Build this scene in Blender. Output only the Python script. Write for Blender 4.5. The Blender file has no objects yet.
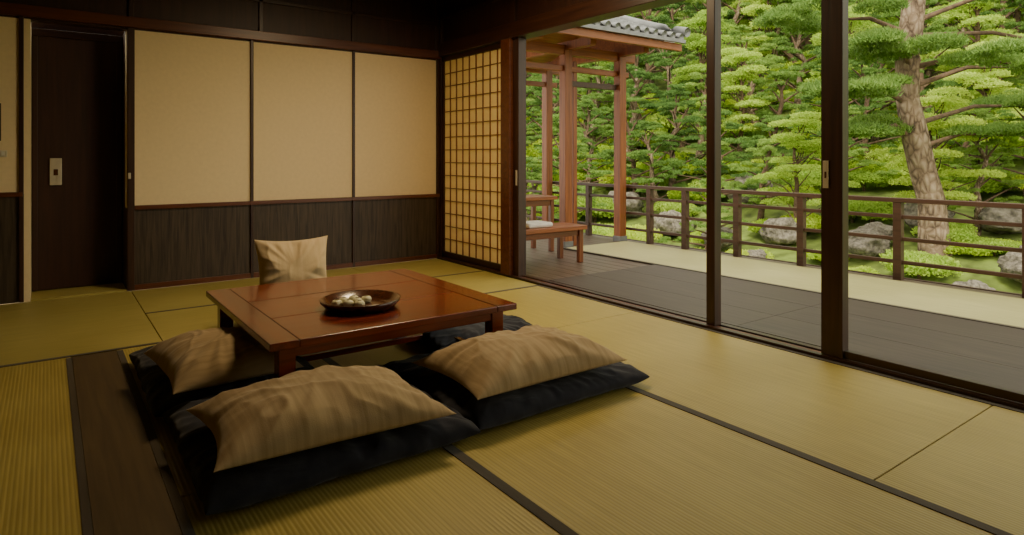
import bpy, math, random
import numpy as np
from mathutils import Vector, noise, Matrix
random.seed(7); rng=np.random.default_rng(7)
D=bpy.data; S=bpy.context.scene

# ------------------------------------------------------------------ materials
def new_mat(name):
    m=D.materials.new(name); m.use_nodes=True
    nt=m.node_tree; b=nt.nodes['Principled BSDF']
    return m,nt,b
def N(nt,t,**k):
    n=nt.nodes.new(t)
    for a,v in k.items(): setattr(n,a,v)
    return n
def ramp(nt,fac,stops):
    r=N(nt,'ShaderNodeValToRGB'); e=r.color_ramp.elements
    e[0].position=stops[0][0]; e[0].color=(*stops[0][1],1)
    e[1].position=stops[-1][0]; e[1].color=(*stops[-1][1],1)
    for p,c in stops[1:-1]:
        x=e.new(p); x.color=(*c,1)
    nt.links.new(fac,r.inputs['Fac']); return r
def coords(nt,scale=(1,1,1),kind='Object'):
    tc=N(nt,'ShaderNodeTexCoord'); mp=N(nt,'ShaderNodeMapping')
    mp.inputs['Scale'].default_value=scale
    nt.links.new(tc.outputs[kind],mp.inputs['Vector']); return mp.outputs['Vector']
def bump(nt,b,h,strength=.2,dist=.01):
    bp=N(nt,'ShaderNodeBump'); bp.inputs['Strength'].default_value=strength; bp.inputs['Distance'].default_value=dist
    nt.links.new(h,bp.inputs['Height']); nt.links.new(bp.outputs['Normal'],b.inputs['Normal'])
def wood(name,c1,c2,axis='Z',rough=.45,scale=1.0,bs=.12,coat=0):
    m,nt,b=new_mat(name)
    st={'X':(1.2,22,22),'Y':(22,1.2,22),'Z':(22,22,1.2)}[axis]
    v=coords(nt,tuple(s*scale for s in st))
    n=N(nt,'ShaderNodeTexNoise'); n.inputs['Scale'].default_value=1.6; n.inputs['Detail'].default_value=7; n.inputs['Distortion'].default_value=.6
    nt.links.new(v,n.inputs['Vector'])
    r=ramp(nt,n.outputs['Fac'],[(.3,c1),(.7,c2)])
    nt.links.new(r.outputs['Color'],b.inputs['Base Color'])
    b.inputs['Roughness'].default_value=rough
    b.inputs['Coat Weight'].default_value=coat; b.inputs['Coat Roughness'].default_value=.12
    bump(nt,b,n.outputs['Fac'],bs,.004)
    return m
def plain(name,c,rough=.6,metal=0,ns=8,var=.12,bs=.0,spec=.5,bd=.01):
    m,nt,b=new_mat(name)
    n=N(nt,'ShaderNodeTexNoise'); n.inputs['Scale'].default_value=ns; n.inputs['Detail'].default_value=5
    nt.links.new(coords(nt),n.inputs['Vector'])
    r=ramp(nt,n.outputs['Fac'],[(.3,tuple(x*(1-var) for x in c)),(.7,tuple(min(1,x*(1+var)) for x in c))])
    nt.links.new(r.outputs['Color'],b.inputs['Base Color'])
    b.inputs['Roughness'].default_value=rough; b.inputs['Metallic'].default_value=metal
    b.inputs['Specular IOR Level'].default_value=spec
    if bs: bump(nt,b,n.outputs['Fac'],bs,bd)
    return m
def bark(name,c1,c2,c3):
    m,nt,b=new_mat(name)
    v=N(nt,'ShaderNodeTexVoronoi'); v.feature='DISTANCE_TO_EDGE'; v.inputs['Scale'].default_value=1.0
    nt.links.new(coords(nt,(13,13,6)),v.inputs['Vector'])
    n=N(nt,'ShaderNodeTexNoise'); n.inputs['Scale'].default_value=5; n.inputs['Detail'].default_value=6
    nt.links.new(coords(nt),n.inputs['Vector'])
    a=N(nt,'ShaderNodeMath',operation='MULTIPLY_ADD'); a.inputs[1].default_value=1.1
    nt.links.new(v.outputs['Distance'],a.inputs[0]); nt.links.new(n.outputs['Fac'],a.inputs[2])
    r=ramp(nt,a.outputs[0],[(.38,c1),(.62,c2),(.95,c3)])
    nt.links.new(r.outputs['Color'],b.inputs['Base Color']); b.inputs['Roughness'].default_value=.95
    bump(nt,b,a.outputs[0],1.0,.03)
    return m
def tatami(name,axis,c1,c2,rib=.5):
    m,nt,b=new_mat(name)
    v=coords(nt)
    w=N(nt,'ShaderNodeTexWave'); w.bands_direction=axis; w.inputs['Scale'].default_value=21; w.inputs['Distortion'].default_value=.25; w.inputs['Detail'].default_value=2
    nt.links.new(v,w.inputs['Vector'])
    n=N(nt,'ShaderNodeTexNoise'); n.inputs['Scale'].default_value=1.0; n.inputs['Detail'].default_value=6
    sc=(3,60,1) if axis=='Y' else (60,3,1)
    nt.links.new(coords(nt,sc),n.inputs['Vector'])
    n2=N(nt,'ShaderNodeTexNoise'); n2.inputs['Scale'].default_value=1.3; n2.inputs['Detail'].default_value=3
    nt.links.new(v,n2.inputs['Vector'])
    r=ramp(nt,n2.outputs['Fac'],[(.35,c1),(.65,c2)])
    mx=N(nt,'ShaderNodeMix',data_type='RGBA',blend_type='MULTIPLY'); mx.inputs['Factor'].default_value=.65
    r2=ramp(nt,n.outputs['Fac'],[(.3,(.72,.72,.66)),(.7,(1,1,1))])
    nt.links.new(r.outputs['Color'],mx.inputs['A']); nt.links.new(r2.outputs['Color'],mx.inputs['B'])
    mx2=N(nt,'ShaderNodeMix',data_type='RGBA',blend_type='MULTIPLY'); mx2.inputs['Factor'].default_value=rib
    r3=ramp(nt,w.outputs['Fac'],[(.0,(.62,.60,.46)),(.45,(1,1,1))])
    nt.links.new(mx.outputs['Result'],mx2.inputs['A']); nt.links.new(r3.outputs['Color'],mx2.inputs['B'])
    nt.links.new(mx2.outputs['Result'],b.inputs['Base Color'])
    b.inputs['Roughness'].default_value=.42; b.inputs['Specular IOR Level'].default_value=.4
    bump(nt,b,w.outputs['Fac'],.22,.003)
    return m
def leafmat(name,cols,trans=.35):
    m,nt,b=new_mat(name)
    oi=N(nt,'ShaderNodeObjectInfo'); g=N(nt,'ShaderNodeNewGeometry')
    n=N(nt,'ShaderNodeTexNoise'); n.inputs['Scale'].default_value=2.2; n.inputs['Detail'].default_value=3
    nt.links.new(coords(nt),n.inputs['Vector'])
    a=N(nt,'ShaderNodeMath',operation='MULTIPLY'); a.inputs[1].default_value=.5; nt.links.new(oi.outputs['Random'],a.inputs[0])
    c=N(nt,'ShaderNodeMath',operation='MULTIPLY'); c.inputs[1].default_value=.2; nt.links.new(g.outputs['Random Per Island'],c.inputs[0])
    d=N(nt,'ShaderNodeMath',operation='MULTIPLY_ADD'); d.inputs[1].default_value=.45; nt.links.new(n.outputs['Fac'],d.inputs[0]); nt.links.new(a.outputs[0],d.inputs[2])
    e=N(nt,'ShaderNodeMath',operation='ADD'); nt.links.new(d.outputs[0],e.inputs[0]); nt.links.new(c.outputs[0],e.inputs[1])
    r=ramp(nt,e.outputs[0],[(.15,cols[0]),(.5,cols[1]),(.9,cols[2])])
    nt.links.new(r.outputs['Color'],b.inputs['Base Color']); b.inputs['Roughness'].default_value=.6
    b.inputs['Specular IOR Level'].default_value=.25
    t=N(nt,'ShaderNodeBsdfTranslucent'); nt.links.new(r.outputs['Color'],t.inputs['Color'])
    mx=N(nt,'ShaderNodeMixShader'); mx.inputs[0].default_value=trans
    nt.links.new(b.outputs[0],mx.inputs[1]); nt.links.new(t.outputs[0],mx.inputs[2])
    nt.links.new(mx.outputs[0],nt.nodes['Material Output'].inputs['Surface'])
    return m
def fabric(name,c1,c2,weave=260,rough=.85,sheen=.3,axis='X',st=40,wrk=0):
    m,nt,b=new_mat(name)
    v=coords(nt)
    w=N(nt,'ShaderNodeTexNoise'); w.inputs['Scale'].default_value=1; w.inputs['Detail'].default_value=4
    nt.links.new(coords(nt,(st,2,2) if axis=='X' else (2,st,2)),w.inputs['Vector'])
    n=N(nt,'ShaderNodeTexNoise'); n.inputs['Scale'].default_value=weave; nt.links.new(v,n.inputs['Vector'])
    r=ramp(nt,w.outputs['Fac'],[(.3,c1),(.7,c2)])
    nt.links.new(r.outputs['Color'],b.inputs['Base Color'])
    b.inputs['Roughness'].default_value=rough; b.inputs['Sheen Weight'].default_value=sheen
    b.inputs['Specular IOR Level'].default_value=.2
    if wrk:
        k=N(nt,'ShaderNodeTexNoise'); k.inputs['Scale'].default_value=7; k.inputs['Detail'].default_value=2; k.inputs['Distortion'].default_value=.8
        nt.links.new(v,k.inputs['Vector'])
        b1=N(nt,'ShaderNodeBump'); b1.inputs['Strength'].default_value=wrk; b1.inputs['Distance'].default_value=.02
        nt.links.new(k.outputs['Fac'],b1.inputs['Height'])
        b2=N(nt,'ShaderNodeBump'); b2.inputs['Strength'].default_value=.25; b2.inputs['Distance'].default_value=.002
        nt.links.new(n.outputs['Fac'],b2.inputs['Height']); nt.links.new(b1.outputs['Normal'],b2.inputs['Normal'])
        nt.links.new(b2.outputs['Normal'],b.inputs['Normal'])
    else: bump(nt,b,n.outputs['Fac'],.25,.002)
    return m

M_dark=wood('dark_cedar',(.026,.010,.005),(.058,.022,.010),'Z',.4)
M_darkH=wood('dark_cedar_h',(.026,.010,.005),(.058,.022,.010),'X',.4)
M_darkY=wood('dark_cedar_y',(.026,.009,.005),(.056,.020,.009),'Y',.35)
M_red=wood('red_cedar',(.12,.034,.010),(.23,.07,.02),'Z',.35)
M_redX=wood('red_cedar_x',(.12,.034,.010),(.23,.07,.02),'X',.35)
M_trim=wood('trim_wood',(.08,.022,.007),(.15,.044,.013),'X',.35)
M_porch=wood('porch_wood',(.16,.043,.011),(.32,.098,.025),'Z',.45)
M_porchX=wood('porch_wood_x',(.17,.046,.012),(.36,.115,.030),'X',.45)
M_dado=wood('dado_wood',(.024,.015,.009),(.080,.055,.034),'Z',.5,1.6,.3)
M_door=wood('door_wood',(.028,.009,.004),(.052,.017,.008),'Z',.5)
M_ceil=wood('ceiling_wood',(.03,.014,.007),(.06,.03,.014),'Y',.5)
M_cream=plain('cream_paper',(.86,.70,.43),.8,0,30,.03,.05)
M_plaster=plain('plaster',(.26,.17,.08),.9,0,12,.08,.1)
M_table=wood('mahogany',(.085,.010,.003),(.23,.028,.005),'X',.25,.7,.04,.35)
M_tableY=wood('mahogany_y',(.075,.009,.003),(.19,.024,.005),'Y',.25,.7,.04,.35)
M_tatY=tatami('tatami_ribs_y','X',(.46,.36,.088),(.54,.435,.12),.5)
M_tatX=tatami('tatami_ribs_x','Y',(.47,.395,.11),(.56,.475,.15),.4)
M_heri=fabric('tatami_border_cloth',(.035,.024,.010),(.06,.042,.018))
M_band=wood('dark_band',(.075,.048,.018),(.115,.075,.028),'Y',.6)
M_seam=plain('tatami_seam',(.20,.13,.03),.8)
M_deck=wood('deck_boards',(.085,.058,.040),(.155,.11,.08),'Y',.4)
M_runner=wood('deck_runner',(.038,.024,.015),(.075,.050,.034),'Y',.5)
M_mat=tatami('outdoor_mat','X',(.60,.56,.25),(.68,.64,.31),.3)
M_metal=plain('pull_metal',(.72,.66,.52),.35,.4,20,.05)
M_black=fabric('navy_black_cotton',(.024,.025,.034),(.028,.029,.040),sheen=.15,rough=1.0,wrk=.5)
M_pil=fabric('beige_linen',(.35,.25,.125),(.47,.345,.19),wrk=.14,st=60,sheen=.15)
M_pilY=fabric('beige_linen_y',(.35,.25,.125),(.47,.345,.19),axis='Y',wrk=.14,st=60,sheen=.15)
M_cream_pil=fabric('cream_linen',(.52,.39,.22),(.62,.48,.29),wrk=.15,sheen=.15)
M_tray=wood('lacquer_tray',(.05,.017,.007),(.11,.034,.013),'X',.2,1,.03,.5)
M_mochi=plain('mochi',(.66,.62,.40),.5,0,40,.10)
M_bean=plain('mochi_filling',(.14,.12,.04),.6)
M_tile=plain('roof_tile',(.17,.175,.18),.4,0,10,.25,.1)
M_rock=plain('granite',(.17,.15,.12),.9,0,5,.6,.8,.5,.05)
M_bark=bark('pine_bark',(.06,.038,.025),(.21,.145,.095),(.34,.26,.18))
M_barkd=plain('dark_bark',(.12,.075,.045),.95,0,14,.4,.9)
M_white=plain('white_cushion',(.75,.72,.66),.8)
M_pine=leafmat('pine_needles',[(.06,.145,.035),(.17,.30,.065),(.36,.51,.11)],.42)
M_shrub=leafmat('azalea_leaves',[(.24,.39,.03),(.48,.65,.055),(.74,.83,.11)],.5)
M_maple=leafmat('maple_leaves',[(.17,.31,.045),(.38,.55,.08),(.62,.76,.14)],.5)
M_rail=wood('rail_wood',(.045,.020,.011),(.085,.040,.024),'Y',.5)
M_ground=plain('mossy_ground',(.13,.18,.03),.95,0,3,.6,.6)
def paper():
    m,nt,b=new_mat('shoji_paper')
    b.inputs['Roughness'].default_value=.9
    n=N(nt,'ShaderNodeTexNoise'); n.inputs['Scale'].default_value=60; nt.links.new(coords(nt),n.inputs['Vector'])
    r=ramp(nt,n.outputs['Fac'],[(.3,(.94,.76,.42)),(.7,(.96,.80,.48))])
    nt.links.new(r.outputs[0],b.inputs['Base Color'])
    t=N(nt,'ShaderNodeBsdfTranslucent'); nt.links.new(r.outputs[0],t.inputs[0])
    mx=N(nt,'ShaderNodeMixShader'); mx.inputs[0].default_value=.5
    nt.links.new(b.outputs[0],mx.inputs[1]); nt.links.new(t.outputs[0],mx.inputs[2])
    nt.links.new(mx.outputs[0],nt.nodes['Material Output'].inputs['Surface']); return m
M_paper=paper()

# ------------------------------------------------------------------ mesh builder
class MB:
    def __init__(s): s.v=[]; s.f=[]; s.m=[]; s.mats=[]; s.sm=[]
    def mi(s,mat):
        if mat not in s.mats: s.mats.append(mat)
        return s.mats.index(mat)
    def box(s,x0,x1,y0,y1,z0,z1,mat):
        b=len(s.v); s.v+=[(x0,y0,z0),(x1,y0,z0),(x1,y1,z0),(x0,y1,z0),(x0,y0,z1),(x1,y0,z1),(x1,y1,z1),(x0,y1,z1)]
        for q in [(0,3,2,1),(4,5,6,7),(0,1,5,4),(1,2,6,5),(2,3,7,6),(3,0,4,7)]:
            s.f.append(tuple(b+i for i in q)); s.m.append(s.mi(mat)); s.sm.append(False)
        return s
    def raw(s,vs,fs,mat,smooth=True):
        b=len(s.v); s.v+=[tuple(p) for p in vs]; k=s.mi(mat)
        for q in fs: s.f.append(tuple(b+i for i in q)); s.m.append(k); s.sm.append(smooth)
    def tube(s,pts,rad,mat,seg=10,jit=0):
        P=[Vector(p) for p in pts]; vs=[];fs=[]
        for i,p in enumerate(P):
            t=(P[min(i+1,len(P)-1)]-P[max(i-1,0)]).normalized()
            a=t.cross(Vector((0,1,0.3))).normalized(); c=t.cross(a)
            r=rad[i] if hasattr(rad,'__len__') else rad
            for k in range(seg):
                an=2*math.pi*k/seg; rr=r*(1+(random.random()-.5)*jit)
                vs.append(p+(a*math.cos(an)+c*math.sin(an))*rr)
        n=len(P)
        for i in range(n-1):
            for k in range(seg):
                fs.append((i*seg+k,i*seg+(k+1)%seg,(i+1)*seg+(k+1)%seg,(i+1)*seg+k))
        fs.append(tuple(range(seg))); fs.append(tuple((n-1)*seg+k for k in range(seg))[::-1])
        s.raw(vs,fs,mat)
    def lathe(s,prof,cx,cy,cz,mat,seg=48):
        vs=[];fs=[]
        for r,z in prof:
            for k in range(seg):
                a=2*math.pi*k/seg; vs.append((cx+r*math.cos(a),cy+r*math.sin(a),cz+z))
        for i in range(len(prof)-1):
            for k in range(seg): fs.append((i*seg+k,i*seg+(k+1)%seg,(i+1)*seg+(k+1)%seg,(i+1)*seg+k))
        s.raw(vs,fs,mat)
    def build(s,name,bevel=0,parent=None,loc=None):
        me=D.meshes.new(name); me.from_pydata(s.v,[],s.f)
        for m in s.mats: me.materials.append(m)
        me.polygons.foreach_set('material_index',s.m); me.polygons.foreach_set('use_smooth',s.sm); me.update()
        o=D.objects.new(name,me); S.collection.objects.link(o)
        if bevel:
            bv=o.modifiers.new('bevel','BEVEL'); bv.width=bevel; bv.segments=2; bv.limit_method='ANGLE'
        if parent: o.parent=parent
        if loc: o.location=loc
        return o

XR=3.5; YW=6.1; ZC=2.9
# ------------------------------------------------------------------ room shell
MB().box(-1.75,3.56,-2.6,6.62,-.14,-.031,M_seam).build('floor')
# tatami mats
mats=[(2.25,3.42,-2.5,-.95,'Y'),(2.25,3.42,-.95,1.03,'Y'),(2.25,3.42,1.03,3.15,'Y'),(2.25,3.42,3.15,4.28,'Y'),
 (1.23,2.25,-2.5,.15,'Y'),(1.23,2.25,.15,2.2,'Y'),(1.23,2.25,2.2,4.28,'Y'),
 (.32,1.23,-2.5,.3,'Y'),(.32,1.23,.3,2.3,'Y'),(.32,1.23,2.3,4.28,'Y'),
 (-.9,.11,-2.5,.2,'Y'),(-.9,.11,.2,2.2,'Y'),(-.9,.11,2.2,4.28,'Y'),(-1.7,-.9,-2.5,1,'Y'),(-1.7,-.9,1,4.28,'Y'),
 (-1.7,.56,4.28,YW-.02,'X'),(.56,2.45,4.28,5.14,'X'),(.56,2.45,5.14,YW-.02,'X'),(2.45,3.42,4.28,YW-.02,'X')]
for i,(a,b_,c,d,ax) in enumerate(mats):
    g=.0025
    MB().box(a+g,b_-g,c+g,d-g,-.03,0,M_tatY if ax=='Y' else M_tatX).build('tatami_mat',.003)
tb=MB()
for x in (2.25,1.23,-.9): tb.box(x-.02,x+.02,-2.5,4.28,0,.003,M_heri)
tb.box(.085,.11,-2.5,4.24,0,.003,M_heri); tb.box(.32,.35,-2.5,4.24,0,.003,M_heri)
tb.box(-1.7,3.42,4.265,4.295,0,.003,M_heri)
tb.box(3.385,3.42,-2.5,4.26,0,.003,M_heri)
tb.box(.56,3.42,5.13,5.15,0,.003,M_heri)
tb.build('tatami_border_cloth')
MB().box(.1115,.3185,-2.5,4.25,-.03,.002,M_band).build('dark_floor_board')
MB().box(-.1,.53,YW-.01,YW+.36,-.03,.012,M_tatX).build('alcove_floor')

# back wall
w=MB()
w.box(.53,3.6,YW,YW+.12,.0,.68,M_dado); w.box(.53,3.6,YW,YW+.12,.68,2.15,M_cream)
w.box(-1.75,3.6,YW,YW+.12,2.15,ZC,M_door)
w.box(-1.75,-.14,YW,YW+.12,.0,.82,M_dado); w.box(-1.75,-.14,YW,YW+.12,.82,2.15,M_cream)
w.box(-.14,-.10,YW-.012,YW+.4,0,2.15,M_cream); w.box(.53,.57,YW+.12,YW+.4,0,2.15,M_door)
w.box(-.14,.57,YW+.4,YW+.5,0,2.2,M_door)
w.build('wall_back')
t=MB()
for x,ww in ((.56,.026),(1.51,.013),(2.48,.013),(3.44,.018)): t.box(x-ww,x+ww,YW-.02,YW,0,2.165,M_dark)
t.box(.585,3.46,YW-.026,YW,.665,.70,M_trim)
t.box(.585,3.46,YW-.018,YW,0,.045,M_trim)
t.box(-1.7,-.145,YW-.026,YW,.80,.835,M_trim)
t.box(-.17,-.141,YW-.02,YW,0,2.165,M_dark)
t.build('trim_back',.003)
t=MB(); t.box(-1.7,3.46,YW-.045,YW,2.165,2.25,M_trim)
for x in (.56,1.59,2.48,3.43): t.box(x-.02,x+.02,YW-.02,YW,2.25,ZC,M_dark)
t.box(-1.7,3.46,YW-.02,YW,2.52,2.555,M_darkH)
t.build('trim_nageshi',.004)
# door
d=MB(); d.box(-.095,.525,YW+.34,YW+.385,.02,2.14,M_door)
d.box(-.095,.525,YW+.32,YW+.345,2.08,2.14,M_darkH)
d.box(-.095,-.06,YW+.325,YW+.345,.02,2.1,M_door); d.box(.485,.525,YW+.325,YW+.345,.02,2.1,M_door)
d.box(.02,.10,YW+.318,YW+.342,.87,1.09,M_metal); d.box(.045,.075,YW+.312,YW+.32,.95,1.0,M_tray)
d.build('door_1',.003)
d=MB(); d.box(.538,.558,YW-.026,YW-.0205,.92,.97,M_metal); d.build('latch_plate',.002)
d=MB(); d.box(-.42,-.275,YW-.03,YW,1.22,1.50,M_dark); d.box(-.41,-.285,YW-.034,YW-.03,1.25,1.47,M_door)
d.build('wall_thermostat',.003)
d=MB(); d.box(-.29,-.24,YW-.012,YW,1.10,1.15,M_metal); d.box(-.275,-.255,YW-.018,YW-.012,1.11,1.14,M_white); d.build('light_switch',.002)
t=MB(); t.box(XR-.035,XR+.06,YW-.035,YW,0,ZC,M_dark); t.build('trim_corner_post',.004)
w=MB(); w.box(XR,XR+.08,-2.6,YW,2.32,ZC,M_door); w.box(XR,XR+.08,-2.6,-.9,0,2.2,M_plaster); w.build('wall_right')
t=MB(); t.box(XR-.07,XR+.1,-2.6,YW-.03,2.19,2.33,M_darkY); t.box(XR-.03,XR,-2.6,YW-.03,2.6,2.63,M_darkY)
for y in (-.2,1.5,3.2,4.75): t.box(XR-.03,XR,y-.03,y+.03,2.33,2.9,M_dark)
t.build('trim_header',.004)
t=MB()
t.box(XR-.08,XR-.045,-2.6,YW-.03,-.03,.018,M_darkY); t.box(XR-.03,XR+.0,-2.6,YW-.03,-.03,.012,M_trim)
t.box(XR+.015,XR+.05,-2.6,YW-.03,-.03,.018,M_darkY); t.box(XR-.08,XR+.1,-2.6,YW-.03,-.03,.006,M_darkY)
t.build('trim_sill_track')
MB().box(-1.75,-1.7,-2.6,YW,0,ZC,M_plaster).build('wall_left')
MB().box(-1.75,3.6,-2.65,-2.6,0,ZC,M_plaster).build('wall_rear')
c=MB(); c.box(-1.8,3.62,-2.7,6.6,ZC,ZC+.12,M_ceil)
for y in np.arange(-2.2,6,.9): c.box(-1.7,3.5,y-.02,y+.02,ZC-.035,ZC,M_darkH)
c.build('ceiling')
HX=[(0,3,2,1),(4,5,6,7),(0,1,5,4),(1,2,6,5),(2,3,7,6),(3,0,4,7)]
c=MB(); c.raw([(3.62,-2.7,3.0),(4.6,-2.7,2.72),(4.6,5.0,2.72),(3.62,5.0,3.0),(3.62,-2.7,3.12),(4.6,-2.7,2.84),(4.6,5.0,2.84),(3.62,5.0,3.12)],HX,M_ceil,False)
for y in np.arange(-2.5,5,.45):
    c.raw([(3.6,y,2.94),(4.6,y,2.66),(4.6,y+.05,2.66),(3.6,y+.05,2.94),(3.6,y,3.0),(4.6,y,2.72),(4.6,y+.05,2.72),(3.6,y+.05,3.0)],HX,M_porchX,False)
c.build('eave_roof')

# ------------------------------------------------------------------ shoji + sliding doors
s=MB(); y0,y1=4.87,YW-.035; z0,z1=.02,2.185
s.box(XR-.02,XR+.015,y0,y0+.03,z0,z1,M_dark); s.box(XR-.02,XR+.015,y1-.03,y1,z0,z1,M_dark)
s.box(XR-.02,XR+.015,y0,y1,z0,z0+.06,M_darkY); s.box(XR-.02,XR+.015,y0,y1,z1-.05,z1,M_darkY)
nc,nr=9,15
for i in range(1,nc):
    y=y0+.03+(y1-y0-.06)*i/nc; s.box(XR-.013,XR-.001,y-.0045,y+.0045,z0+.06,z1-.05,M_red)
for i in range(1,nr):
    z=z0+.06+(z1-z0-.11)*i/nr; s.box(XR-.011,XR-.001,y0+.03,y1-.03,z-.0045,z+.0045,M_redX)
s.box(XR,XR+.003,y0+.03,y1-.03,z0+.05,z1-.04,M_paper)
s.build('shoji_screen')
s=MB(); s.box(XR-.075,XR-.03,4.74,4.88,.012,2.19,M_trim); s.box(XR-.03,XR+.06,4.66,4.80,.012,2.19,M_dark)
s.box(XR-.036,XR-.029,4.675,4.70,.84,.98,M_metal); s.build('door_2',.004)
s=MB(); s.box(XR-.04,XR+.03,2.54,2.605,.012,2.19,M_dark); s.build('window_post',.004)
s=MB(); xo=XR-.03
s.box(xo-.032,xo+.032,1.715,1.832,.02,2.188,M_dark); s.box(xo-.018,xo+.018,-.15,-.02,.02,2.188,M_dark)
s.box(xo-.017,xo+.017,-.02,1.715,.02,.06,M_darkY); s.box(xo-.017,xo+.017,-.02,1.715,2.13,2.188,M_darkY)
s.box(xo-.038,xo-.0322,1.788,1.82,.93,1.08,M_metal); s.box(xo-.04,xo-.038,1.80,1.81,.985,1.02,M_tray)
s.build('window_1',.003)

# ------------------------------------------------------------------ deck, railing
d=MB(); x=XR+.1
while x<6.32:
    d.box(x+.002,min(x+.14,6.32)-.002,-2.6,8.6,-.06,-.012,M_deck); x+=.14
d.box(6.32,6.36,-2.6,8.6,-.2,-.005,M_rail); d.box(XR+.08,6.3,-2.6,8.6,-.12,-.062,M_runner)
d.box(XR+.08,XR+.1,-2.6,6,-.2,.0,M_darkY)
for yy in np.arange(-2.4,8.6,1.8):
    d.box(6.1,6.25,yy,yy+.15,-1.7,-.12,M_rail)
d.build('deck',.002)
r=MB(); ex=[3.63,4.09,4.55,5.03]
for i in range(3):
    for (ya,yb) in ((-2.5,.6),(.6,2.5),(2.5,4.42)): r.box(ex[i]+.0015,ex[i+1]-.0015,ya+.0015,yb-.0015,-.012,.0,M_runner)
r.build('deck_runner')
mt=MB(); mt.box(5.07,6.1,-2.5,5.85,-.012,.004,M_mat); mt.box(5.03,5.07,-2.5,5.85,-.012,.005,M_heri); mt.build('outdoor_mat',.002)
r=MB(); XF=6.24
for y in (-1.2,-.25,.7,1.66,2.61,3.53,4.28,5.0,5.56,6.7,7.6,8.5):
    r.box(XF-.035,XF+.035,y-.035,y+.035,-.012,.70,M_rail)
r.box(XF-.04,XF+.04,-2.6,8.6,.69,.73,M_rail)
for z in (.56,.36,.15): r.box(XF-.018,XF+.018,-2.6,8.6,z-.017,z+.017,M_rail)
r.box(3.7,XF,8.5,8.54,.69,.735,M_rail); r.box(3.7,XF,8.5,8.53,.36,.39,M_rail); r.box(3.7,XF,8.5,8.53,.15,.18,M_rail)
for x in (3.8,5,): r.box(x,x+.07,8.48,8.55,-.012,.70,M_rail)
r.build('deck_railing',.004)

# ------------------------------------------------------------------ porch pavilion
p=MB()
for (x,y) in ((5.2,6.0),(6.13,5.98),(5.2,7.5),(6.13,7.5),(3.75,7.5)):
    p.box(x-.058,x+.058,y-.058,y+.058,-.012,2.42,M_porch)
    p.box(x-.068,x+.068,y-.068,y+.068,-.012,.06,M_tile)
p.box(5.33,5.39,6.0,6.06,-.012,2.3,M_porch)
for y in (6.01,7.5):
    p.box(3.62,6.4,y-.05,y+.05,2.36,2.48,M_porchX); p.box(3.62,6.3,y-.03,y+.03,2.16,2.23,M_porchX)
for x in (4.4,5.2,6.11): p.box(x-.045,x+.045,5.5,7.9,2.42,2.52,M_porch)
p.box(5.2,6.11,5.99,6.03,1.98,2.05,M_rail)
for x in np.arange(3.7,6.45,.22):
    p.raw([(x,5.3,2.46),(x+.05,5.3,2.46),(x+.05,6.65,3.0),(x,6.65,3.0),(x,5.3,2.52),(x+.05,5.3,2.52),(x+.05,6.65,3.06),(x,6.65,3.06)],HX,M_porch,False)
p.box(3.62,6.5,5.26,5.31,2.44,2.53,M_porchX)
p.raw([(3.62,5.28,2.525),(6.5,5.28,2.525),(6.5,6.65,3.075),(3.62,6.65,3.075)],[(0,1,2,3)],M_porchX,False)
p.raw([(3.62,8.02,2.525),(6.5,8.02,2.525),(6.5,6.65,3.075),(3.62,6.65,3.075)],[(0,1,2,3)],M_porchX,False)
p.raw([(6.44,5.35,2.54),(6.44,7.95,2.54),(6.44,6.65,3.07)],[(0,1,2)],M_porchX,False)
p.build('porch_frame',.004)
r=MB()
def roofside(sign):
    nx=240; ny=24; vs=[];fs=[]
    for j in range(ny+1):
        k=j//2; f=min((k+(0 if j%2==0 else 1))/12.0,1)
        lift=.035 if j%2==0 else 0.0
        Y=6.65-sign*(1-f)*1.42; z=2.54+f*.56
        for i in range(nx+1):
            x=3.62+2.9*i/nx; ph=(x/.16)%1
            h=.035*max(0,math.cos((ph-.5)*2*math.pi))+.012*math.cos(ph*2*math.pi)
            vs.append((x,Y,z+.03+h+lift))
    for j in range(ny):
        for i in range(nx):
            a=j*(nx+1)+i; fs.append((a,a+1,a+nx+2,a+nx+1))
    r.raw(vs,fs,M_tile)
roofside(1); roofside(-1)
for i in range(18):
    x=3.62+.08+.16*i
    for sg in (1,-1):
        yy=6.65-sg*1.43
        r.tube([(x,yy-.02*sg,2.60),(x,yy+.05*sg,2.62)],.045,M_tile,14)
    r.box(x-.08,x+.08,5.2,5.235,2.53,2.575,M_tile)
r.box(3.62,6.56,6.55,6.75,3.08,3.2,M_tile); r.tube([(3.62,6.65,3.24),(6.58,6.65,3.24)],.07,M_tile,14)
for sg in (1,-1):
    pts=[(6.52,6.65-sg*1.46*(1-k/8),2.60+.56*k/8+.07*((1-k/8)**3)) for k in range(9)]
    r.tube(pts,.06,M_tile,12)
r.tube([(6.56,6.65,3.2),(6.64,6.65,3.2)],.13,M_tile,16)
r.tube([(6.42,6.65,3.28),(6.57,6.65,3.34),(6.68,6.65,3.46)],[.07,.06,.025],M_tile,10)
r.build('tiled_roof')
b=MB(); b.box(3.72,4.62,4.98,5.38,.335,.38,M_porchX)
for x in (3.76,4.55):
    for y in (5.0,5.32): b.box(x-.025,x+.03,y,y+.05,-.012,.335,M_red)
b.box(3.76,4.58,5.02,5.04,.27,.33,M_redX); b.box(3.76,4.58,5.33,5.35,.27,.33,M_redX); b.build('wooden_bench',.005)
b=MB(); b.box(3.9,4.22,5.06,5.32,.38,.43,M_white); b.build('seat_cushion',.02)
b=MB(); b.box(3.9,4.86,5.75,6.2,.60,.64,M_porchX)
for x in (3.93,4.78):
    for y in (5.78,6.12): b.box(x,x+.05,y,y+.05,-.012,.60,M_red)
b.box(3.95,4.8,5.79,5.81,.53,.6,M_redX); b.build('side_table',.005)

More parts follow.
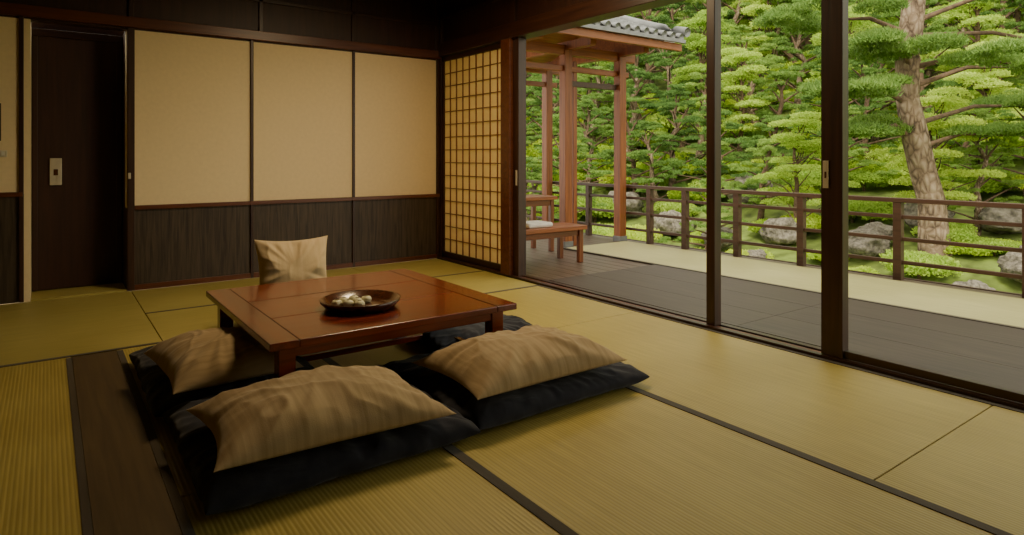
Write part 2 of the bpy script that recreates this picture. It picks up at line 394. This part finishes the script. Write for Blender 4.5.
# ------------------------------------------------------------------ low table
T=MB(); x0,x1,y0,y1=.72,1.95,2.63,3.9; zt=.35
T.box(x0,x0+.12,y0,y1,zt-.032,zt,M_tableY); T.box(x1-.12,x1,y0,y1,zt-.032,zt,M_tableY)
n=3; ys=np.linspace(y0,y1,n+1)
for i in range(n): T.box(x0+.1215,x1-.1215,ys[i]+.001,ys[i+1]-.001,zt-.032,zt-.0005,M_table)
T.box(x0+.06,x1-.06,y0+.06,y0+.085,zt-.085,zt-.032,M_table); T.box(x0+.06,x1-.06,y1-.085,y1-.06,zt-.085,zt-.032,M_table)
T.box(x0+.06,x0+.085,y0+.06,y1-.06,zt-.085,zt-.032,M_tableY); T.box(x1-.085,x1-.06,y0+.06,y1-.06,zt-.085,zt-.032,M_tableY)
for x in (x0+.05,x1-.12):
    for y in (y0+.05,y1-.12): T.box(x,x+.07,y,y+.07,0,zt-.032,M_table)
for x in (x0+.07,x1-.11): T.box(x,x+.035,y0+.1,y1-.1,.05,.09,M_tableY)
T.box(x0+.1,x1-.1,(y0+y1)/2-.02,(y0+y1)/2+.02,.055,.085,M_table)
T.build('low_table',.004)
cx,cy=1.27,3.03; tr=MB()
tr.lathe([(0,.006),(.13,.006),(.165,.014),(.188,.044),(.199,.044),(.195,.032),(.165,.0),(.10,-.0),(0,0)],cx,cy,zt+.001,M_tray)
tr.build('round_tray')
mo=MB()
for i,(dx,dy) in enumerate([(-.105,.045),(-.055,.075),(.0,.09),(-.06,.01),(-.005,.03),(.05,.045),(-.02,-.035)]):
    prof=[(0.001,.0),(.019,.001),(.027,.010),(.027,.019),(.020,.029),(.009,.032),(.0005,.0322)]
    mo.lathe(prof,cx+dx,cy+dy,zt+.008,M_mochi,18)
    mo.lathe([(.0105,.031),(.008,.034),(.0005,.0345)],cx+dx,cy+dy,zt+.008,M_bean,10)
mo.build('mochi_sweets')

# ------------------------------------------------------------------ soft goods
def softbox(name,a,b,tt,tbm,mat,loc,rotz=0,p=3.0,q=.5,pinch=.06,wr=.012,seed=0,rx=0,ry=0,tuft=False,nu=90,nv=70,foldk=1.0):
    vs=[];fs=[]
    so=Vector((seed*7.3,seed*3.1,0))
    def f(u,v,side):
        x=a*u*(1-pinch*(1-v*v)*abs(u)); y=b*v*(1-pinch*(1-u*u)*abs(v))
        e=max(0,(1-abs(u)**p)*(1-abs(v)**p))**q
        z=(tt if side>0 else -tbm)*e
        P=Vector((x,y,0))
        ang=math.atan2(v,u); rr=max(abs(u),abs(v))
        n1=noise.noise(Vector((math.cos(ang)*6,math.sin(ang)*6,rr*.8))+so)*(rr**2)
        n2=noise.noise(P*4+so)
        n4=1-abs(noise.noise(Vector((x*4+y*3,y*5-x*2,5))+so))*3.0
        n5=1-abs(noise.noise(Vector((x*7-y*6,y*4+x*3,9))+so))*3.0
        m=min(1,e*1.5)
        dz=wr*(n1*2.0+n2*1.2+(max(0,n4)**2*.7+max(0,n5)**2*.4)*foldk)*m
        if side>0: z+=dz
        if tuft and side>0:
            for (cu,cv) in ((-.35,-.35),(.35,-.35),(-.35,.35),(.35,.35),(0,0)):
                dd=((u-cu)**2+(v-cv)**2); z-=tt*.3*math.exp(-dd/.02)
        if tuft:
            w2=noise.noise(Vector((u*5,v*5,1))+so)*(rr**6); x+=w2*.014; y+=w2*.012
            if side>0: z+=.013*noise.noise(Vector((math.cos(ang)*12,math.sin(ang)*12,0))+so)*(rr**4)*m
        x+=wr*.5*n2
        return (x,y,z)
    idx={}
    for j in range(nv+1):
        for i in range(nu+1):
            u=math.sin((i/nu*2-1)*math.pi/2); v=math.sin((j/nv*2-1)*math.pi/2)
            idx[(i,j,1)]=len(vs); vs.append(f(u,v,1))
            if i in(0,nu) or j in(0,nv): idx[(i,j,-1)]=idx[(i,j,1)]
            else: idx[(i,j,-1)]=len(vs); vs.append(f(u,v,-1))
    for j in range(nv):
        for i in range(nu):
            fs.append((idx[i,j,1],idx[i+1,j,1],idx[i+1,j+1,1],idx[i,j+1,1]))
            fs.append((idx[i,j,-1],idx[i,j+1,-1],idx[i+1,j+1,-1],idx[i+1,j,-1]))
    o=MB(); o.raw(vs,fs,mat); ob=o.build(name); ob.location=loc; ob.rotation_euler=(rx,ry,rotz)
    sd=ob.modifiers.new('s','SUBSURF'); sd.levels=1; sd.render_levels=1
    return ob
def zab(a,b,loc,seed,rot=0): return softbox('zabuton_cushion',a,b,.055,.045,M_black,(loc[0],loc[1],.045),rot,7,.42,.02,.010,seed,tuft=True,nu=110,nv=110,foldk=.8)
zab(.485,.45,(.865,2.50),1); zab(.49,.45,(1.845,2.53),2,.01)
zab(.36,.50,(.71,3.45),3); zab(.34,.42,(2.06,3.42),4); zab(.42,.40,(1.45,4.36),5)
def pil(mat,a,b,loc,rot,seed,tt=.12,**k): return softbox('beige_pillow',a,b,tt,.05,mat,loc,rot,2.5,.55,.11,.013,seed,nu=120,nv=90,**k)
pil(M_pil,.415,.285,(.825,2.335,.152),-.02,11,ry=.02)
pil(M_pil,.415,.28,(1.775,2.37,.152),-.0,12)
pil(M_pilY,.265,.34,(.655,3.20,.155),.05,13,tt=.12)
softbox('cream_pillow',.235,.225,.085,.075,M_cream_pil,(1.315,4.25,.345),-.12,2.6,.6,.10,.013,21,rx=math.radians(76),ry=0)

# ------------------------------------------------------------------ lamp (added, unseen fill light for the room)
def area(name,loc,size,power,col,rot=(0,0,0),parent=None):
    l=D.lights.new(name,'AREA'); l.size=size; l.energy=power; l.color=col; l.shape='SQUARE'
    o=D.objects.new(name,l); S.collection.objects.link(o); o.location=loc; o.rotation_euler=rot
    if parent: o.parent=parent
    return o
def fill_fixture(lx,ly,pw):  # invented lantern frame carrying an area light added to brighten the interior
    L=MB()
    L.box(lx-.35,lx+.35,ly-.35,ly+.35,ZC-.05,ZC-.035,M_dark)
    for sx in(-.35,.33):
        for sy in (-.35,.33): L.box(lx+sx,lx+sx+.02,ly+sy,ly+sy+.02,ZC-.2,ZC-.035,M_dark)
    for z in (ZC-.2,ZC-.07):
        L.box(lx-.35,lx+.35,ly-.35,ly-.335,z,z+.015,M_darkH);L.box(lx-.35,lx+.35,ly+.335,ly+.35,z,z+.015,M_darkH)
        L.box(lx-.35,lx-.335,ly-.35,ly+.35,z,z+.015,M_darkY);L.box(lx+.335,lx+.35,ly-.35,ly+.35,z,z+.015,M_darkY)
    fixture=L.build('fill_light_frame')
    area('fill_light',(lx,ly,ZC-.19),.62,pw,(1,.75,.42),parent=fixture)
fill_fixture(2.2,3.6,52)

# ------------------------------------------------------------------ garden
def terr(x,y):
    z=-1.35+max(0,x-8.0)*.27+max(0,x-17)*.16+.13*max(0,y-9)
    return z+.35*noise.noise(Vector((x*.35,y*.35,0)))+.1*noise.noise(Vector((x*1.3,y*1.3,3)))
g=MB(); vs=[];fs=[]; nx,ny=70,80
for j in range(ny+1):
    for i in range(nx+1):
        x=3.4+i*.55; y=-14+j*.62; vs.append((x,y,terr(x,y)))
for j in range(ny):
    for i in range(nx):
        a=j*(nx+1)+i; fs.append((a,a+1,a+nx+2,a+nx+1))
g.raw(vs,fs,M_ground); g.build('garden_ground')

def blades(mb,C,L,Wd,mat,up=.6,quad=False):
    n=len(C)
    dr=rng.normal(size=(n,3)); dr[:,2]=np.abs(dr[:,2])*1.0+up; dr/=np.linalg.norm(dr,axis=1)[:,None]
    sd=np.cross(dr,rng.normal(size=(n,3))); sd/=np.linalg.norm(sd,axis=1)[:,None]+1e-9
    l=(L*(.6+.8*rng.random(n)))[:,None]; w=(Wd*(.6+.8*rng.random(n)))[:,None]
    if not quad:
        V=np.stack([C-sd*w,C+sd*w,C+dr*l],1).reshape(-1,3); F=[(3*i,3*i+1,3*i+2) for i in range(n)]
    else:
        V=np.stack([C,C+dr*l*.5+sd*w,C+dr*l,C+dr*l*.5-sd*w],1).reshape(-1,3); F=[(4*i,4*i+1,4*i+2,4*i+3) for i in range(n)]
    mb.raw(V.tolist(),F,mat,False)
def ell(n,c,r,lo=-.4):
    p=rng.normal(size=(n,3)); p/=np.linalg.norm(p,axis=1)[:,None]; p[:,2]=np.where(p[:,2]<lo,-p[:,2],p[:,2])
    rad=(.55+.45*rng.random(n)**.5)[:,None]
    return np.array(c)+p*rad*np.array(r)
def pine_mesh(h,seed,npads=16):
    random.seed(seed); mb=MB()
    pts=[(0,0,-.3)]; x=y=0; k=7
    for i in range(1,k+1):
        x+=random.uniform(-.22,.22); y+=random.uniform(-.22,.22); pts.append((x,y,h*i/k*.92))
    mb.tube(pts,[.11*(1-i/(k+1.5))+.02 for i in range(k+1)],M_bark if seed%2 else M_barkd,8,.25)
    for i in range(npads):
        f=.22+.78*i/(npads-1); z=h*f; ii=min(k,int(f*.98*k)); bp=Vector(pts[ii])
        a=i*2.4+random.random(); R=(1.55*(1-f)**.7+.15)*random.uniform(.6,1.15)*(h/4)**.5
        c=(bp.x+math.cos(a)*R,bp.y+math.sin(a)*R,z+random.uniform(-.1,.15))
        mb.tube([tuple(bp),((bp.x+c[0])/2,(bp.y+c[1])/2,(bp.z+c[2])/2-.02),(c[0],c[1],c[2]-.08)],[.04,.03,.012],M_barkd,6)
        s=random.uniform(.4,.75)*(1.1-.4*f)
        nn=int(2600*s)
        for q in range(6):
            cc=(c[0]+random.uniform(-.75,.75)*s,c[1]+random.uniform(-.75,.75)*s,c[2]+random.uniform(-.12,.12))
            blades(mb,ell(nn//5,cc,(.36*s,.36*s,.14*s),-.2),.075,.010,M_pine,.6)
    return mb.build('pine_tree')
def shrub_mesh(seed,mat,R=.6,n=6500,L=.055,W=.018):
    random.seed(seed); mb=MB()
    mb.tube([(0,0,-.2),(0.03,0,.1),(.05,.03,R*.6)],[.05,.04,.02],M_barkd,6)
    for q in range(9):
        a=q*.9; r=R*.6*(q>0)*random.uniform(.7,1.1)
        c=(math.cos(a)*r,math.sin(a)*r,R*.3+random.uniform(0,.3)*R)
        blades(mb,ell(n//9,c,(R*.5,R*.5,R*.32),-.3),L,W,mat,.4,True)
    return mb.build('azalea_shrub')
def broad_mesh(seed):
    random.seed(seed); mb=MB(); h=4.2
    pts=[(0,0,-.3),(.1,.05,.9),(.0,.2,1.9),(.15,.1,2.8),(.1,.1,3.6)]
    mb.tube(pts,[.11,.09,.07,.05,.02],M_barkd,8,.2)
    for q in range(26):
        a=q*2.4; z=random.uniform(1.1,4.3); r=random.uniform(.3,1.5)*(1.15-z/6)
        c=(math.cos(a)*r,math.sin(a)*r,z); mb.tube([(.1,.1,z-.7),(c[0]*.5,c[1]*.5,z-.3),(c[0],c[1],z-.05)],[.03,.02,.01],M_barkd,5)
        blades(mb,ell(750,c,(.52,.52,.16),-.3),.07,.022,M_maple,.2,True)
    return mb.build('maple_tree')
def rock_mesh(seed):
    import bmesh
    bm=bmesh.new(); bmesh.ops.create_icosphere(bm,subdivisions=4,radius=1)
    for v in bm.verts:
        n=noise.noise(v.co*1.2+Vector((seed*5,0,0))); n2=noise.noise(v.co*4+Vector((0,seed*5,0)))
        v.co*=1+.4*n+.14*n2
        v.co=Vector((round(v.co.x*3.2)/3.2*.4+v.co.x*.6,round(v.co.y*3.2)/3.2*.4+v.co.y*.6,v.co.z*.68))
    me=D.meshes.new('garden_boulder'); bm.to_mesh(me); bm.free(); me.materials.append(M_rock)
    for p in me.polygons: p.use_smooth=True
    o=D.objects.new('garden_boulder',me); S.collection.objects.link(o); return o
def place(src,x,y,s,dz=0,tilt=.06):
    if not src.get('used'): o=src; src['used']=1
    else:
        o=D.objects.new(src.name.split('.')[0],src.data); S.collection.objects.link(o)
    o.location=(x,y,terr(x,y)+dz); o.scale=(s*random.uniform(.9,1.1),s*random.uniform(.9,1.1),s)
    o.rotation_euler=(random.uniform(-tilt,tilt),random.uniform(-tilt,tilt),random.uniform(0,6.28)); return o
pines=[pine_mesh(3.4,1),pine_mesh(4.2,2,18),pine_mesh(3.8,3),pine_mesh(2.6,4,12)]
shr=[shrub_mesh(5,M_shrub),shrub_mesh(6,M_shrub,.5),shrub_mesh(8,M_maple,.65)]
map_=[broad_mesh(9)]
rocks=[rock_mesh(i) for i in range(3)]
random.seed(22)
def polar(b,r): return r*math.sin(math.radians(b)),r*math.cos(math.radians(b))
for r,n,sm in ((13.0,7,.5),(15.0,11,.6),(17.2,15,.7),(19.5,18,.8),(22,20,.9),(25,24,1.0),(28,26,1.15),(31,28,1.3),(35,30,1.6)):
    for i in range(n):
        be=28+60*(i+random.uniform(.1,.9))/n; x,y=polar(be,r+random.uniform(-1,1))
        if x<8: continue
        src=random.choice(pines) if random.random()<.74 else map_[0]
        place(src,x,y,sm*random.uniform(.85,1.15))
rocksp=[]
for (b,r,s) in ((50,14.0,.42),(44,13,.3),(54,12.6,.3),(61,10.8,.22),(65,12,.32),(72,10.2,.24),(75,11,.3),(69.5,9.0,.2),(59,13,.36),(42,12.4,.3),(69,13,.36),(51,11.6,.2),(57,11.6,.2),(47,11.8,.26),(74,13.2,.4),(56.5,15.5,.5),(46,15.5,.5),(50.8,13.8,.3),(65.8,12.3,.25),(75.8,11.5,.22)):
    x,y=polar(b,r); rocksp.append((x,y,s)); place(rocks[random.randrange(3)],x,y,s,.26)
for r,n,sm in ((8.4,18,.6),(9.4,22,.62),(10.5,28,.66),(11.8,32,.7),(13.4,32,.78),(15.4,30,.95),(17.6,26,1.3),(20.5,24,1.5),(24,22,1.7)):
    for i in range(n):
        be=28+62*(i+random.uniform(.0,1))/n; x,y=polar(be,r+random.uniform(-.6,.6))
        if x<7.1 : continue
        if any(math.hypot(x+math.sin(math.radians(be))*.2-a,y+math.cos(math.radians(be))*.2-c)<s*.8+.28 for a,c,s in rocksp): continue
        place(random.choice(shr),x,y,sm*random.uniform(.7,1.25),-.05)
random.seed(5)
B=MB(); bx,by=11.1,4.27; u=Vector((.808,-.589,0))
def bp(off,z,dd=0): return (bx+u.x*off+.589*dd,by+u.y*off+.808*dd,z)
tr=[bp(.22,-1.0),bp(.16,-.3),bp(.10,.4),bp(-.02,.9),bp(-.14,1.4),bp(-.26,2.0),bp(-.26,2.7),bp(-.18,3.3),bp(-.1,4.2),bp(-.2,5.5),bp(.1,7)]
B.tube(tr,[.30,.22,.19,.18,.175,.17,.16,.155,.14,.11,.06],M_bark,16,.2)
for (z0_,o1,z1_,dd) in ((1.9,-1.3,2.1,-.4),(2.2,1.2,2.5,-.5),(1.2,1.5,1.5,.2),(3.0,-1.5,3.3,0),(3.2,1.4,3.6,-.5),(2.5,.5,2.4,-1.3),(4.5,-1.6,4.6,-.6),(4.6,1.6,5,.3),(1.6,2.2,2.0,.6),(5.5,.2,6.6,0),(3.0,2.5,2.9,.2),(1.4,-.9,1.55,-.3),(2.4,-.7,2.75,-.5)):
    a=bp(-.2,z0_); m_=bp((o1-.2)/2,(z0_+z1_)/2+.12,dd/2); e=bp(o1,z1_-.05,dd)
    B.tube([a,m_,e],[.045,.032,.015],M_barkd,8,.2)
    for q in range(7):
        c=(e[0]+random.uniform(-.7,.7),e[1]+random.uniform(-.7,.7),e[2]+random.uniform(-.1,.14))
        blades(B,ell(1300,c,(.36,.36,.11),-.2),.085,.009,M_pine,.6)
B.build('leaning_pine_tree')

# ------------------------------------------------------------------ world, sun, camera
W=D.worlds.new('overcast_sky'); S.world=W; W.use_nodes=True
nt=W.node_tree; bg=nt.nodes['Background']; bg.inputs['Color'].default_value=(1.0,.94,.76,1); bg.inputs['Strength'].default_value=2.7
sl=D.lights.new('sun','SUN'); sl.energy=4.5; sl.angle=math.radians(15); sl.color=(1,.93,.72)
so=D.objects.new('sun',sl); S.collection.objects.link(so); so.rotation_euler=(math.radians(15),math.radians(-35),0)
cam=D.cameras.new('camera'); co=D.objects.new('camera',cam); S.collection.objects.link(co)
co.location=(0,0,1.1); co.rotation_euler=(math.radians(90),0,math.radians(-36.1))
cam.sensor_width=36; cam.lens=638/1024*36; cam.shift_y=-(267.5-157)/1024; cam.clip_start=.05
S.camera=co
